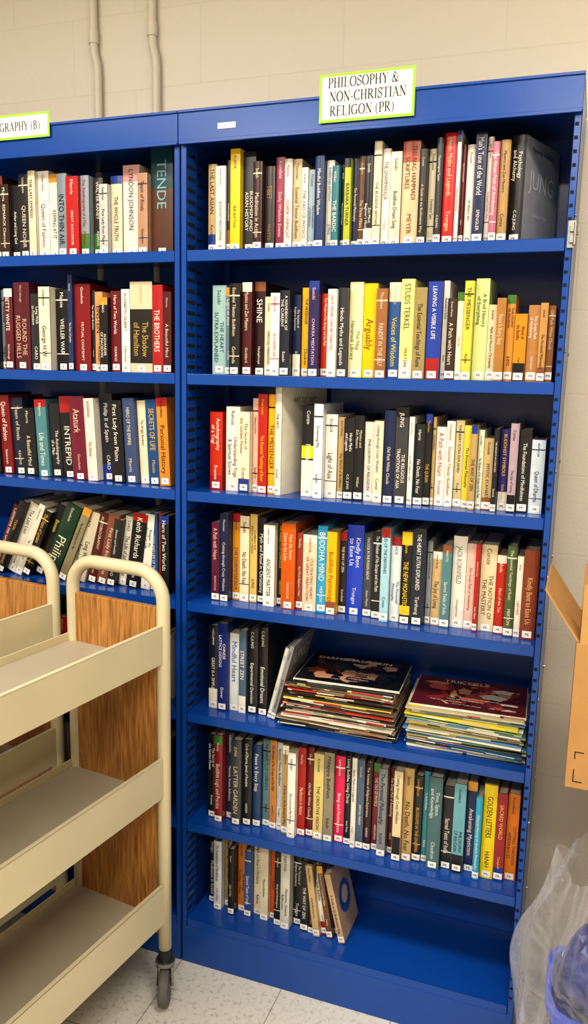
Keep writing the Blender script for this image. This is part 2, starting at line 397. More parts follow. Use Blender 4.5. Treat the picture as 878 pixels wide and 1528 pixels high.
ROW1=[(323,232,TN,K,'THE LAST ASIAN'),(338,237,Wt,'#444444','BUDDHIST MEDITATION'),(344,236,K,Wt,''),(359,222,YL,K,'Skill and Trust'),(378,228,'#25272b',Wt,'BUDDHISM AND ASIAN HISTORY'),(392,228,'#3b1a1e',CR,''),(407,232,'#3c3a3a','#a8763c','TIBET'),(421,230,'#8a2344','#f0c0c8','Daily Wisdom Events'),(433,231,Wt,RD,'OSAMA UNMACHT'),(446,234,'#cdb892',K,''),(456,238,Wt,K,''),(468,240,'#9fb0ba',NV,''),(482,235,'#1b3460',Wt,'Mindful Buddhist Wisdom'),(494,236,Wt,'#23459a',''),(505,238,TL,Wt,'THE BARDIC'),(511,240,K,Wt,''),(521,236,'#b9c13c',K,'BARBARA TURNER'),(530,234,NV,Wt,''),(541,225,BR,CR,'The Three Pillars'),(555,228,K,Wt,''),(567,218,CR,K,'THE BUDDHA WITHIN'),(579,222,Wt,BR,''),(596,224,'#d8cfba',K,'Buddhist Dream Song'),(622,210,'#d7bb94','#6b2a1a','THE NAG HAMMADI SCRIPTURES',0,{'band':[(.8,1,'#b5533a')],'author':'MEYER','ts':.4}),(634,207,'#24221f',CR,''),(647,208,CR,K,'Psychological Types'),(658,208,'#2c2e31',Wt,'Psychological Types',0,{'author':'C.G.JUNG'}),(677,200,'#c01f24','#e8d0a0','',0,{'cover':'#eeeeee','ts':.5}),(683,197,Wt,K,''),(690,214,MR,Wt,''),(703,215,Wt,NV,'THE MINDFUL WAY'),(720,199,'#1c2550',Wt,"Man's Tune of the World",0,{'author':'SPENGLER'}),(729,202,Wt,RD,''),(740,208,'#b06a80',Wt,''),(755,210,'#b3905e',K,''),(778,201,K,Wt,'Psychology and Alchemy',0,{'author':'C.G.JUNG','cover':'#a4a6a8','d':.19,'rz':19,'ts':.45,'dy':0,'ctext':[('JUNG',.055,.62,'#d8d8d6'),('Psychology and Alchemy',.012,.9,'#26262a'),('Collected Works',.011,.3,'#e0e0dc')]})]
ROW2=[(334,425,'#9dbcb8','#24444c',''),(344,433,'#6f8494',Wt,''),(360,426,K,CR,''),(375,425,'#4a1a1c',CR,''),(392,425,'#2b1517',Wt,'SHINE'),(405,442,CR,'#6a4a2a','SPIRITUAL PARENTING'),(419,438,Wt,RD,'AS A DRIVEN LEAF'),(434,437,'#1d222f',Wt,'A HANDBOOK OF THE CURRENT'),(446,435,NV,Wt,''),(460,427,'#e0ac38',K,'THE MESSENGER'),(476,420,'#2b2758','#e7b8d8','CHAKRA MEDITATION'),(489,424,'#c43a20',Wt,''),(503,437,Wt,RD,'NOT FREAK CAN BE DEBATED'),(516,430,'#34363c',Wt,''),(537,420,'#e8e2b4','#6f7a2a','The Nag Hammadi Library',0,{'ts':.6}),(558,422,YL,'#7a4a1a','Arguably',0,{'ts':.7}),(575,423,'#9c6a42',CR,'PANDIT IN THE SELF'),(595,421,'#2b5590',YL,'Voices of Wisdom',0,{'ts':.6,'band':[(.8,1,'#d9d4c4')]}),(615,417,'#eae28e','#2a3c2a','STUDS TERKEL',0,{'ts':.85}),(634,419,'#9a8a5c',K,''),(655,418,'#2440a0',Wt,'LEAVING A VISIBLE LIFE'),(664,425,Wt,K,''),(678,432,'#3a2a26',CR,''),(688,430,CR,RD,'The Gift'),(702,420,'#e6cf5c',K,'THE MESSENGER'),(723,415,'#cfdc98','#40502a','A Brief History of Everything',0,{'ts':.5}),(736,440,'#d0c4a0',K,''),(750,437,'#a1713c',CR,''),(763,440,'#c88c48',K,''),(782,456,'#d88e2c',K,'World of the Buddha'),(800,455,'#a97a4a',Wt,''),(812,457,'#b98b52',K,''),(823,458,'#8c5c34',CR,'')]
ROW3=[(331,608,'#b8301c',Wt,'Autobiography of a Yogi'),(336,600,None,0,0),(357,607,Wt,'#333333','Understanding Yoga & Spiritual Stories'),(374,605,CR,BR,''),(384,590,'#e0b8a8',K,''),(398,588,'#b32a26',YL,''),(410,589,'#e8aa34',K,'THE MESSENGER'),(421,577,'#e2ddcf',K,'THE ARTS',0,{'cover':'#f6efdb','d':.225,'rz':12,'dy':-.012,'ctext':[('ART OF TIBET',.018,.88,'#7a6a4c')]}),(447,640,None,0,0),(468,605,K,Wt,'Portable Atheist',0,{'band':[(0,.4,'#e6e2d8'),(.42,.56,'#f0d820')],'ts':.5}),(482,605,'#d8dadc',NV,'Dreaming Me'),(500,610,Wt,K,''),(511,618,TN,K,''),(527,620,K,Wt,''),(541,622,K,CR,''),(556,623,'#d8d4c8',K,''),(570,625,CR,'#2a4a8c',''),(587,613,NV,CR,''),(606,614,'#3a3c3e',Wt,'THE RELIGIOUS TRADITIONS OF ASIA'),(614,620,Wt,K,''),(630,620,'#1f2226',Wt,''),(640,618,K,'#c9a24a','THE QURAN'),(645,628,TN,K,''),(660,630,Wt,RD,''),(673,629,'#e6dfd0',RD,''),(686,628,'#c2b489',K,''),(698,634,'#e2cc50',K,''),(708,640,TN,K,''),(717,642,'#d4dac4',K,''),(732,650,'#bfa779',K,'MYSTIC ECKHART'),(740,640,K,Wt,''),(755,640,'#332e66','#e3bd4f','BUDDHIST SYMBOLS'),(768,632,'#b09aa4',K,''),(787,633,K,Wt,''),(808,657,'#c2ccd4',NV,'Queen of Dharma',0,{'ts':.55})]
ROW4=[(330,768,'#5b1d3c','#e0c0a0',''),(343,770,NV,CR,''),(355,771,'#c78a2c','#1d3a7c',''),(369,770,CR,K,''),(380,772,'#d2b36a',K,'CLIMBING THE MOUNTAIN STREAM'),(393,774,K,Wt,''),(410,777,Wt,K,'ANCIENT MATTER'),(420,778,K,YL,''),(441,778,'#c05a20',CR,'How the Swans Came to the Lake'),(451,782,'#8c3a2c',CR,''),(472,785,'#d9cdb0',RD,'CULTIVATING HEART OF GREAT PERFECTION'),(487,785,'#3aa0d0',Wt,'BUDDHA MIND',0,{'ts':.8}),(502,790,'#eab02c',RD,'Buddhist Psychology'),(513,787,K,Wt,''),(538,785,'#2440b0','#dfe3f0','Kindly Bent to Ease Us',0,{'ts':.6}),(552,790,'#444a50',Wt,'PEACOCK IN THE POISON GROVE'),(567,790,K,Wt,''),(580,793,'#9cc3cf',NV,''),(596,795,'#dfe3e4','#2a5a9a',''),(612,793,K,YL,'THE NEW MONASTICISM',0,{'band':[(.86,1,'#e0c22c'),(.1,.2,'#e0c22c')]}),(632,795,'#1f2738',Wt,''),(640,805,GY,K,''),(655,815,'#c2a87c',K,''),(669,808,'#54828a',Wt,''),(690,802,'#e9e4da','#777777','JACK KORNFIELD',0,{'ts':.5}),(704,803,'#d6b7ac',RD,''),(711,812,RD,Wt,''),(735,815,'#d8cba8',BR,'THE NOTION OF THE MASTERY',0,{'ts':.3}),(750,817,'#b42c20',CR,'Flow of the Tao'),(765,818,'#4c5a3c',CR,''),(775,822,'#e2dccc',RD,'LAPITAKE'),(798,820,'#7c3a22','#e0b070','Kindly Bent to Ease Us',0,{'ts':.5})]
ROW5=[(325,930,'#191b26',Wt,'GREAT IS A SIMPLE GOD'),(340,930,'#1b2c70',Wt,'CHINESE LATTICE DESIGNS',0,{'author':'Dover'}),(355,935,'#cfd4d6','#24509a','Mindful Heart'),(366,938,'#52677c',Wt,'STREET ZEN'),(382,940,K,Wt,'Experimental Devotion',0,{'author':'C.G.JUNG'}),(396,938,K,Wt,'Emotional Dreams',0,{'author':'C.G.JUNG'})]
ROW6=[(323,1093,K,Wt,''),(335,1093,'#7c1f2a',CR,''),(347,1095,'#26304c',Wt,''),(362,1097,'#44464a','#d5c79f','LATTER GARDEN'),(376,1098,K,Wt,'Circle of Dharma, Jewels of Freedom'),(388,1103,'#27406c',Wt,''),(400,1105,'#5d7d82',K,''),(410,1107,'#c28246',K,''),(420,1110,'#b8bcbc',K,''),(430,1112,'#a88c60',K,''),(442,1113,Wt,'#2d4a7a','My Land and My People'),(454,1113,'#9c2420',CR,''),(465,1117,'#6a1c1c',CR,''),(480,1120,'#cdbb7a',K,'THE CREATIVE VISION'),(495,1125,'#8c8470',K,''),(510,1128,'#d02a58',Wt,''),(521,1130,K,Wt,''),(529,1132,Wt,K,''),(540,1133,'#4c5d70',Wt,'SPIRITUAL FRIENDS'),(551,1135,'#34181c',CR,''),(562,1140,'#6c1e2c',CR,''),(575,1140,'#7a7e82',K,''),(585,1143,MR,CR,''),(598,1145,'#d8c8a4',K,''),(613,1150,'#b89a68',K,''),(626,1150,'#28241e','#cfa050','BLOSSOMS IN THE DHARMA'),(636,1154,TL,Wt,''),(656,1157,'#4a6a70','#d8e2dc','Time, Space, and Knowledge',0,{'ts':.5}),(672,1163,K,Wt,''),(690,1170,'#6aa0aa',K,''),(705,1172,'#20295a',Wt,'Awakening Mysticism'),(715,1176,'#3a9ab8',Wt,'Natural History of Ancient Philosophy'),(735,1172,'#e9d034',K,'GOLDEN LETTERS',0,{'ts':.6}),(750,1180,'#94232a','#eec06a','SACRED WORLD'),(768,1187,'#d87c20','#5c1220','CUTTING THROUGH APPEARANCES')]
ROW7=[(320,1255,'#1c1f2a',Wt,''),(332,1256,'#c9ccd0',NV,''),(343,1255,'#a9905f',K,''),(352,1258,K,Wt,''),(365,1260,'#bf7a3c',K,''),(375,1262,'#2d4f8c',Wt,''),(388,1264,CR,K,''),(400,1266,'#d6cdb8',K,''),(410,1268,'#c85c24','#2a1208','Journey'),(420,1270,K,CR,''),(434,1273,'#c8c6bc',K,''),(448,1278,K,Wt,''),(460,1283,'#28282c',Wt,''),(470,1288,'#2c211c','#c9a24a',''),(480,1292,'#bfa47a',K,'',-8),(489,1293,Wt,K,'',-9),(498,1296,'#6c4c34',CR,'',-10),(508,1303,'#23407c',Wt,'',-11),(518,1308,'#c3a684',K,'',-14,{'cover':'#c3a684','art':'#3a5fa8'})]
L1=[(4,262,'#4a3020',CR,'BISMARCK'),(18,265,'#3c2a20',Wt,'BISMARCK Chancellor'),(30,262,K,Wt,'Arthur and Living God'),(47,260,'#2b2830',CR,'QUEEN NOOR'),(58,257,CR,K,'THE LAST EMPRESS'),(75,255,Wt,'#3a3a3a',''),(90,262,'#e6dfd0',K,'KEEPING AT IT'),(105,263,'#7d8a94',K,'INTO THIN AIR'),(124,265,'#b52a2c',Wt,'GREAT SUCCESSOR'),(137,263,'#8c97a0',RD,''),(152,264,'#3c3430',Wt,'WALTER RANEY'),(165,265,'#c8c8c4',K,''),(182,258,CR,K,'THE WHOLE TRUTH'),(207,245,'#e8dcd2',K,'LYNDON JOHNSON',0,{'band':[(.82,1,'#d09a98')],'ts':.5}),(222,248,'#b08a70',NV,''),(255,212,'#5d3b2c','#7fb6bc','TENDE',0,{'band':[(.6,1,'#1f4650')],'d':.19,'ts':.6})]
L2=[(4,420,K,Wt,''),(13,420,'#6a7f90',K,''),(26,423,MR,Wt,'BETTY WHITE'),(50,422,'#541f28','#d8b8a0','ROUND THE RUGGED HILLS',0,{'ts':.35}),(65,430,'#2c2c2e',Wt,''),(82,430,'#d9d2c2',K,'George H.W.'),(103,420,K,Wt,'WELLER WAR'),(110,409,'#26335c',Wt,''),(134,423,'#7e1f24',Wt,'MUTUAL CONTEMPT',0,{'ts':.45}),(140,430,K,Wt,''),(152,435,'#d89c6c',K,''),(165,432,K,Wt,'ALEXANDER OF MACEDON'),(180,434,'#6c1f28',Wt,''),(193,422,Wt,K,'ELIZABETH GILBERT'),(227,420,'#26241f','#c9a860','The Shadow of Hamilton',0,{'band':[(.7,1,'#d9ccaa'),(0,.1,'#d9ccaa')],'author':'HAMILTON','ts':.25}),(243,425,'#a8262a',Wt,'THE BROTHERS'),(256,440,'#5a1f24',CR,'')]
L3=[(4,590,K,Wt,''),(20,592,'#7c1e24',Wt,''),(38,594,'#1d2538',CR,''),(58,598,K,CR,''),(75,590,'#4f8088',Wt,'Life and Times'),(92,594,'#23242a',Wt,''),(112,592,K,Wt,'INTREPID',-3,{'band':[(.8,1,'#a82424')],'ts':.6}),(135,592,'#6a1c34','#e0c4a8','Ataturk',-3,{'ts':.6}),(150,595,'#e6e0d4',RD,''),(170,593,'#1f2230',Wt,'Philip II of Spain'),(190,596,K,Wt,''),(208,590,'#3a4a70',CR,'HERO OF THE EMPIRE'),(222,590,CR,K,''),(240,597,'#1e4a78','#dcb45a','SECRETS OF LIFE'),(256,594,'#d08c3c',K,'')]
L4=[(-2,752,'#6a1f22',CR,''),(10,750,K,'#d8aa3c','TYSON'),(26,752,'#d8d2c0',K,''),(36,752,'#e6e0d0','#333333',''),(48,752,K,'#e2b83a',''),(66,753,'#16181a','#e8d060','Einstein'),(90,755,'#1f3c2c',CR,'Philip',24,{'ts':.8}),(103,757,'#8f866a',K,'',24),(128,764,'#c9bfa8',K,'',16),(144,766,'#54211e',CR,'AUTOBIOGRAPHY',13),(160,768,'#7a4a3a',CR,'',13),(172,775,'#2a2a2c',CR,'',9),(186,772,'#d9d4c4',K,'',8),(208,768,'#17191c',Wt,'Keith Richards',8,{'ts':.6}),(222,768,'#e0ddd2',K,'',5),(234,767,'#2c5488',Wt,'JOAN AND LIFE OF TROUBLES',0),(243,768,'#b5462e',Wt,'',0),(256,769,K,Wt,'',0)]
rows=[(ROW1,0,310),(ROW2,1,313),(ROW3,2,312),(ROW4,3,318),(ROW5,4,310),(ROW6,5,310),(ROW7,6,308)]
ROWACC=[]
for sp,i,u0 in rows:
    a=row('r',i,u0,sp,y=.05 if i<6 else .075,zt=TOP[i]); ROWACC.append(a)
# leaning books beside the magazines
a=ROWACC[4]; x=meas_x(397.5,.05,TOP[4]); LN=14; cl=math.cos(math.radians(LN))
book(a,x,.052,TOP[4],.012,.205,.15,lin('#d4d2ca'),lin('#222222'),'JUNG',LN,'PR',cover='#b9b8b2')
book(a,x+.0125/cl,.046,TOP[4],.012,.215,.165,lin('#8a8d90'),lin('#222222'),'JUNG: Selected Writings',LN,'PR',cover='#9a9c9f',ctext=[('JUNG',.05,.8,'#e4e4e0')])
xlean=x+.0255/cl
for a in ROWACC: a.obj('row_of_books',[M_book],usecol=True)
for sp,i,u0,ln in ((L1,0,-14,0),(L2,1,-10,0),(L3,2,-14,-3),(L4,3,-14,24)):
    row('l',i,u0,sp,y=.05,label='B',pool=BT,zt=TOP[i],leanall=ln).obj('row_of_books',[M_book],usecol=True)
# more biography volumes further left and lower (mostly hidden behind the carts)
for i in (4,5):
    acc=Acc(); x=-.86
    while x<-.08:
        w=random.uniform(.016,.034); book(acc,x,.05,TOP[i],w,random.uniform(.18,.235),.15,lin(random.choice([K,MR,Wt,CR,NV,BR,GY,RD])),lin(random.choice([CR,'#c9a24a'])),random.choice(BT),0,'B'); x+=w
    acc.obj('row_of_books',[M_book],usecol=True)

# ------------------------------------------------------------------ magazine stacks
def magstack(x0,x1,n,th,y0,cols,topcols,seed,skew):
    rnd=random.Random(seed); acc=Acc(); z=TOP[4]+.0003; w=x1-x0
    for i in range(n):
        t=th*rnd.uniform(.6,1.4); an=rnd.uniform(-.055,.055); f=i/(n-1); dx=rnd.uniform(-.006,.009); dy=rnd.uniform(-.009,.012)
        ww=w*rnd.uniform(.93,.985)-skew*f; dd=.205*rnd.uniform(.96,1); cx=(x0+x1)/2+dx+skew*f*.5; cy=y0+dd/2+dy
        col=lin(rnd.choice(cols)); pg=lin(rnd.choice(['#d8d2c2','#c9c4b6','#e3dccb','#b8b2a4']))
        last=i==n-1
        if last: an=.05; t=th; ww=w*.96-skew
        def T(p,cx=cx,cy=cy,z=z,an=an): 
            X=p[0]*math.cos(an)-p[1]*math.sin(an); Y=p[0]*math.sin(an)+p[1]*math.cos(an); return (cx+X,cy+Y,z+p[2])
        prof=[]
        for k in range(5):
            q=math.pi/2+math.pi*k/4; prof.append((-dd/2+t/2+math.cos(q)*t/2, t/2+math.sin(q)*t/2*.96))
        prof+= [(dd/2,.0002),(dd/2,t-.0002)]
        vs=[T((sx*ww/2,py,pz)) for sx in (-1,1) for py,pz in prof]; k=len(prof)
        fs=[(a,(a+1)%k,k+(a+1)%k,k+a) for a in range(k)]
        acc.add(vs,fs[:],col)
        acc.add(vs,[tuple(range(k))[::-1],tuple(range(k,2*k))],pg)
        l=-.49*ww
        while l<.45*ww:
            r=min(l+rnd.uniform(.03,.3)*ww,.49*ww)
            if rnd.random()<.55:
                c2=lin(rnd.choice(cols+['#e9e4d4','#1b1b20','#a82a2a','#e9e4d4']))
                b0,b1=rnd.choice([(.12,.88),(.3,.7),(.5,.9)])
                acc.add([T((l,-dd/2-.0003,t*b0)),T((r,-dd/2-.0003,t*b0)),T((r,-dd/2-.0003,t*b1)),T((l,-dd/2-.0003,t*b1))],[(0,1,2,3)],c2)
            l=r
        if last:
            zz=t+.0003
            def P(a,b,c_,d_,cl,h):
                acc.add([T((a*ww,b*dd,h)),T((c_*ww,b*dd,h)),T((c_*ww,d_*dd,h)),T((a*ww,d_*dd,h))],[(0,1,2,3)],lin(cl))
            P(-.495,-.47,.495,.495,topcols[0],zz); zz+=.0001
            for j in range(60):   # photographic cover art as many irregular blobs
                ra,rb=rnd.uniform(.02,.13),rnd.uniform(.02,.13); ca,cb_=rnd.uniform(-.46+ra*1.2,.46-ra*1.2),rnd.uniform(-.44+rb*1.2,.46-rb*1.2); m=11; ph=rnd.uniform(0,6)
                vs=[T(((ca+ra*math.cos(2*math.pi*q/m)*(1+.2*math.sin(3*q+ph)))*ww,(cb_+rb*math.sin(2*math.pi*q/m)*(1+.2*math.cos(2*q+ph)))*dd,zz)) for q in range(m)]
                acc.add(vs,[tuple(range(m))],lin(rnd.choice(topcols))); zz+=.00003
            text(acc,rnd.choice(['TRICYCLE','SHAMBHALA SUN']),.026,T((-.05*ww,.36*dd,zz+.0002)),np.array([math.cos(an),math.sin(an),0]),np.array([-math.sin(an),math.cos(an),0]),lin('#efe6d2'))
            for q in range(4): text(acc,rnd.choice(TIT),.008,T((rnd.uniform(-.2,.2)*ww,(-.36+.07*q)*dd,zz+.0003)),np.array([1,0,0]),np.array([0,1,0]),lin('#f2ead8'))
        z+=t+.0002
    acc.obj('magazine_stack',[M_book],usecol=True)
mc=['#d9d2bf','#c9c0a8','#b0a58a','#3a3026','#1d1d22','#e2dccd','#8c7a5c','#6a5638','#d8d4c8','#20242c','#a99a78','#2a2018']
xa=xlean+.008; xb=meas_x(588,.03,TOP[4]); xc=meas_x(598,.03,TOP[4]); xd=meas_x(780,.03,TOP[4])
magstack(xa,xb,26,.0052,.028,mc+['#d8c050','#b23a2c'],['#17161b','#6a4028','#c89070','#2c3440','#a0402a','#3a2a22','#b89a84','#14161c','#20222c','#4a2e24'],3,.028)
magstack(xc,xd,24,.0052,.028,['#dcd6c4','#b8b4a6','#4c80b8','#e0c93c','#23262c','#6ba0cc','#e5dfce','#c0b490','#8fae6a','#2a5a8c','#e8e0cc'],['#5e2026','#8a2c30','#d8cfc0','#7a3038','#d8a878','#3a2022','#b85a42','#2a2530','#9a4a3a','#c8926a'],5,.004)

# ------------------------------------------------------------------ serif signs
def ribbon(acc,pts,ws,T,mi):
    n=len(pts); vs=[]
    for i in range(n):
        a=np.array(pts[max(0,i-1)]); b=np.array(pts[min(n-1,i+1)]); t=b-a; t=t/ (np.linalg.norm(t)+1e-9); nn=np.array([-t[1],t[0]])
        w=ws(t) if callable(ws) else ws
        p=np.array(pts[i]); vs.append(T(p+nn*w/2)); vs.append(T(p-nn*w/2))
    acc.add(vs,[(2*i,2*i+1,2*i+3,2*i+2) for i in range(n-1)],(0,0,0),mi)
TK,TH=.13,.05
def cal(t): return TH+(TK-TH)*abs(t[1])**1.3
def arc(cx,cy,rx,ry,a0,a1,n=18): return [(cx+rx*math.cos(math.radians(a0+(a1-a0)*i/n)),cy+ry*math.sin(math.radians(a0+(a1-a0)*i/n))) for i in range(n+1)]
def serif(x,y,w=.26): return ([(x-w/2,y),(x+w/2,y)],TH)
def glyph(c):
    S=[];a=.02; b=.98
    def stem(x,w=TK,y0=0,y1=1,s0=True,s1=True):
        S.append(([(x,y0),(x,y1)],w)); 
        if s0: S.append(serif(x,a))
        if s1: S.append(serif(x,b))
    bowl=lambda y0,y1,rx,x=.17:S.append(([(x,y1)]+[(x+.12,y1)]+arc(x+.12,(y0+y1)/2,rx,(y1-y0)/2,90,-90)+[(x,y0)],cal))
    if c=='I': stem(.18); return S,.36
    if c=='H': stem(.17);stem(.60);S.append(([(.17,.5),(.6,.5)],TH)); return S,.77
    if c=='L': stem(.17);S.append(([(.17,a),(.58,a)],TH));S.append(([(.57,0),(.6,.25)],TH)); return S,.65
    if c=='P': stem(.17);bowl(.46,.98,.24); return S,.6
    if c=='R': stem(.17);bowl(.5,.98,.22);S.append(([(.32,.5),(.62,.02)],TK*.95));S.append(serif(.64,a,.16)); return S,.72
    if c=='B': stem(.17);bowl(.53,.98,.2);bowl(.02,.53,.25); return S,.66
    if c=='E': stem(.17);S+= [([(.17,a),(.56,a)],TH),([(.17,b),(.54,b)],TH),([(.17,.51),(.42,.51)],TH),([(.56,0),(.59,.22)],TH),([(.54,1),(.56,.8)],TH),([(.42,.4),(.42,.62)],TH)]; return S,.65
    if c=='T': stem(.33,s1=False);S+= [([(.04,b),(.62,b)],TH),([(.05,1),(.03,.78)],TH),([(.61,1),(.63,.78)],TH)]; return S,.66
    if c=='N': stem(.15,TH);stem(.62,TH,s0=False);S.append(([(.13,.99),(.62,.02)],TK)); return S,.77
    if c=='A': S+= [([(.1,0),(.36,1)],TH),([(.33,1),(.62,0)],TK),([(.18,.34),(.54,.34)],TH),serif(.1,a,.2),serif(.63,a,.24)]; return S,.74
    if c=='Y': S+= [([(.1,1),(.36,.46)],TK),([(.62,1),(.36,.46)],TH),([(.36,.5),(.36,0)],TK),serif(.1,b,.24),serif(.62,b,.2),serif(.36,a)]; return S,.72
    if c=='O': S.append((arc(.38,.5,.31,.49,0,360,32),cal)); return S,.77
    if c in 'CG':
        S.append((arc(.38,.5,.31,.49,48,322,26),cal)); S.append(([(.6,1),(.62,.72)],TH))
        if c=='G': S.append(([(.62,.05),(.62,.42)],TK));S.append(serif(.62,.42,.24)); return S,.78
        return S,.7
    if c=='S': S.append(([(.48,.76),(.44,.9),(.36,.97),(.26,.98),(.15,.92),(.1,.8),(.13,.66),(.26,.55),(.4,.45),(.48,.34),(.49,.2),(.42,.07),(.3,.02),(.18,.04),(.1,.12),(.06,.26)],lambda t:TH+(TK-TH)*abs(t[0]*.6-t[1]*.6+.0)**1.2)); S.append(([(.49,1),(.49,.74)],TH*.8));S.append(([(.06,0),(.06,.28)],TH*.8)); return S,.57
    if c=='&': S.append(([(.78,.2),(.68,.06),(.58,.02),(.48,.12),(.25,.6),(.2,.78),(.24,.93),(.34,.98),(.45,.92),(.46,.78),(.38,.64),(.2,.5),(.1,.36),(.1,.18),(.2,.04),(.35,.02),(.52,.14),(.62,.34),(.68,.52)],lambda t:.05+.06*max(0,-t[1]*t[0]*2)+.02)); S.append(([(.55,.53),(.8,.53)],TH)); return S,.86
    if c=='-': S.append(([(.05,.35),(.32,.35)],.08)); return S,.37
    if c=='(': S.append((arc(.42,.38,.32,.68,125,235,14),lambda t:.03+.06*abs(t[1])**6)); return S,.36
    if c==')': S.append((arc(-.06,.38,.32,.68,55,-55,14),lambda t:.03+.06*abs(t[1])**6)); return S,.36
    return S,.3
def sertext(acc,s,x,z,cap,y,mi,rot=0,center=True,pivot=(0,0)):
    w=sum(glyph(c)[1] for c in s)*cap; cx=x-w/2 if center else x; k=0
    for c in s:
        st,ad=glyph(c)
        for pts,ws in st:
            def T(p,cx=cx,yo=y-.00002*(k%7)):
                X=cx+p[0]*cap-pivot[0]; Z=z+p[1]*cap-pivot[1]
                return (pivot[0]+X*math.cos(rot)-Z*math.sin(rot),yo,pivot[1]+X*math.sin(rot)+Z*math.cos(rot))
            ribbon(acc,pts,ws,T,mi); k+=1
        cx+=ad*cap
def sign(cx,cz,w,h,lines,cap,rot):
    a=Acc(); y=-.0185
    def T(p): X=p[0];Z=p[2]; return (cx+X*math.cos(rot)-Z*math.sin(rot),p[1],cz+X*math.sin(rot)+Z*math.cos(rot))
    a.box(-w/2,w/2,y,y+.0008,-h/2,h/2,(0,0,0),1,T)
    b=.006; a.box(-w/2+b,w/2-b,y-.0004,y-.00001,-h/2+b,h/2-b,(0,0,0),0,T)
    for t,(lx,lz) in lines:
        if lx is None: sertext(a,t,cx,cz+lz,cap,y-.0008,2,rot,True,(cx,cz))
        else: sertext(a,t,cx+lx,cz+lz,cap,y-.0008,2,rot,False,(cx,cz))
    return a.obj('section_sign',[M_white,M_lime,M_ink])
sign(.463,2.261,.215,.1,[('PHILOSOPHY &',(-.088,.021)),('NON-CHRISTIAN',(-.084,-.008)),('RELIGON (PR)',(-.083,-.037))],.0208,.0)
sign(-.469,2.266,.218,.060,[('BIOGRAPHY (B)',(None,-.010))],.0208,-.0)

# ------------------------------------------------------------------ book carts
def cart(loc,rz):
    e=empty('book_cart',loc,rz)    # local: x across (right tube at 0, left at -w), y along (far end 0, near -L)
    w,L,r=.292,.92,.0172; zt=1.190-r; rc=.075; zb=.125
    a=Acc()
    for y in (0,-L):
        pts=[(0,y,zb),(0,y,.5),(0,y,zt-rc)]
        pts+=[(-rc+rc*math.cos(q),y,zt-rc+rc*math.sin(q)) for q in [math.pi/2*i/8 for i in range(1,9)]]
        pts+=[(-w+rc-rc*math.sin(q),y,zt-rc+rc*math.cos(q)) for q in [math.pi/2*i/8 for i in range(0,9)]]
        pts+=[(-w,y,.5),(-w,y,zb)]
        tube(a,pts,r,18)
    a.obj('tube_frame',[M_cream],e,smooth=True)
    p=Acc()
    for y in (0,-L):
        p.box(-w+r*.7,-r*.7,y-.009,y+.009,.19,1.085)
    p.obj('end_panels',[M_wood],e,bevel=.002)
    t=Acc(); f=Acc()
    for zlo,zhi in ((.945,1.043),(.588,.693),(.232,.341)):
        y0,y1=-L+.0095,-.0095
        t.box(.006,.009,y0-.004,y1+.008,zlo,zhi)               # right lip outer
        t.box(-.004,.009,y0+.004,y1-.004,zhi-.003,zhi)         # rolled top
        t.box(-.008,.008,y0,y1,zlo,zlo+.003)
        t.box(-w-.009,-w-.006,y0,y1,zlo,zlo+.03)
        f.box(-w-.008,.006,y0,y1,zlo+.006,zlo+.009)
    t.obj('tray_lips',[M_cream],e,bevel=.0015); f.obj('tray_decks',[M_tray],e)
    c=Acc(); wv=Acc()
    for x in (0,-w):
        for y in (0,-L):
            tube(c,[(x,y,.15),(x,y,.113)],.0185,16,1); tube(c,[(x,y,.116),(x,y,.105)],.026,18,0)
            off=.022
            dx,dy=.5,-.86; nx,ny=.86,.5
            for s in (-1,1):
                vs=[]
                for (q,zz,hw) in ((0,.106,.022),(.4,.085,.019),(1,.05,.011)):
                    for sg in (-1,1):
                        for tt in (0,.003):
                            px=x+dx*(off*q+sg*hw)+nx*s*(.019+tt); py=y+dy*(off*q+sg*hw)+ny*s*(.019+tt); vs.append((px,py,zz))
                fs=[]
                for k in (0,1):
                    o=k*4; fs+=[(o,o+4,o+6,o+2),(o+1,o+3,o+7,o+5),(o,o+1,o+5,o+4),(o+2,o+6,o+7,o+3)]
                fs+=[(0,2,3,1),(8,9,11,10)]
                c.add(vs,fs,(1,1,1),0)
            cx,cy=x+dx*off,y+dy*off
            tube(c,[(cx-nx*.024,cy-ny*.024,.05),(cx+nx*.024,cy+ny*.024,.05)],.007,10,0)
            tube(wv,[(cx+nx*q,cy+ny*q,.05) for q in (-.0145,-.012,-.006,.006,.012,.0145)],[.040,.047,.0495,.0495,.047,.040],28)
            tube(wv,[(cx-nx*.0165,cy-ny*.0165,.05),(cx+nx*.0165,cy+ny*.0165,.05)],.02,20)
    c.obj('caster_forks',[M_steel,M_dark],e,bevel=.0006); wv.obj('caster_wheels',[M_rubber],e,smooth=False,bevel=.001)
    return e
RZ=-.135
cart((.025,-.142,0),RZ)
o=.362; cart((.025-o*math.cos(RZ),-.142-o*math.sin(RZ),0),RZ)

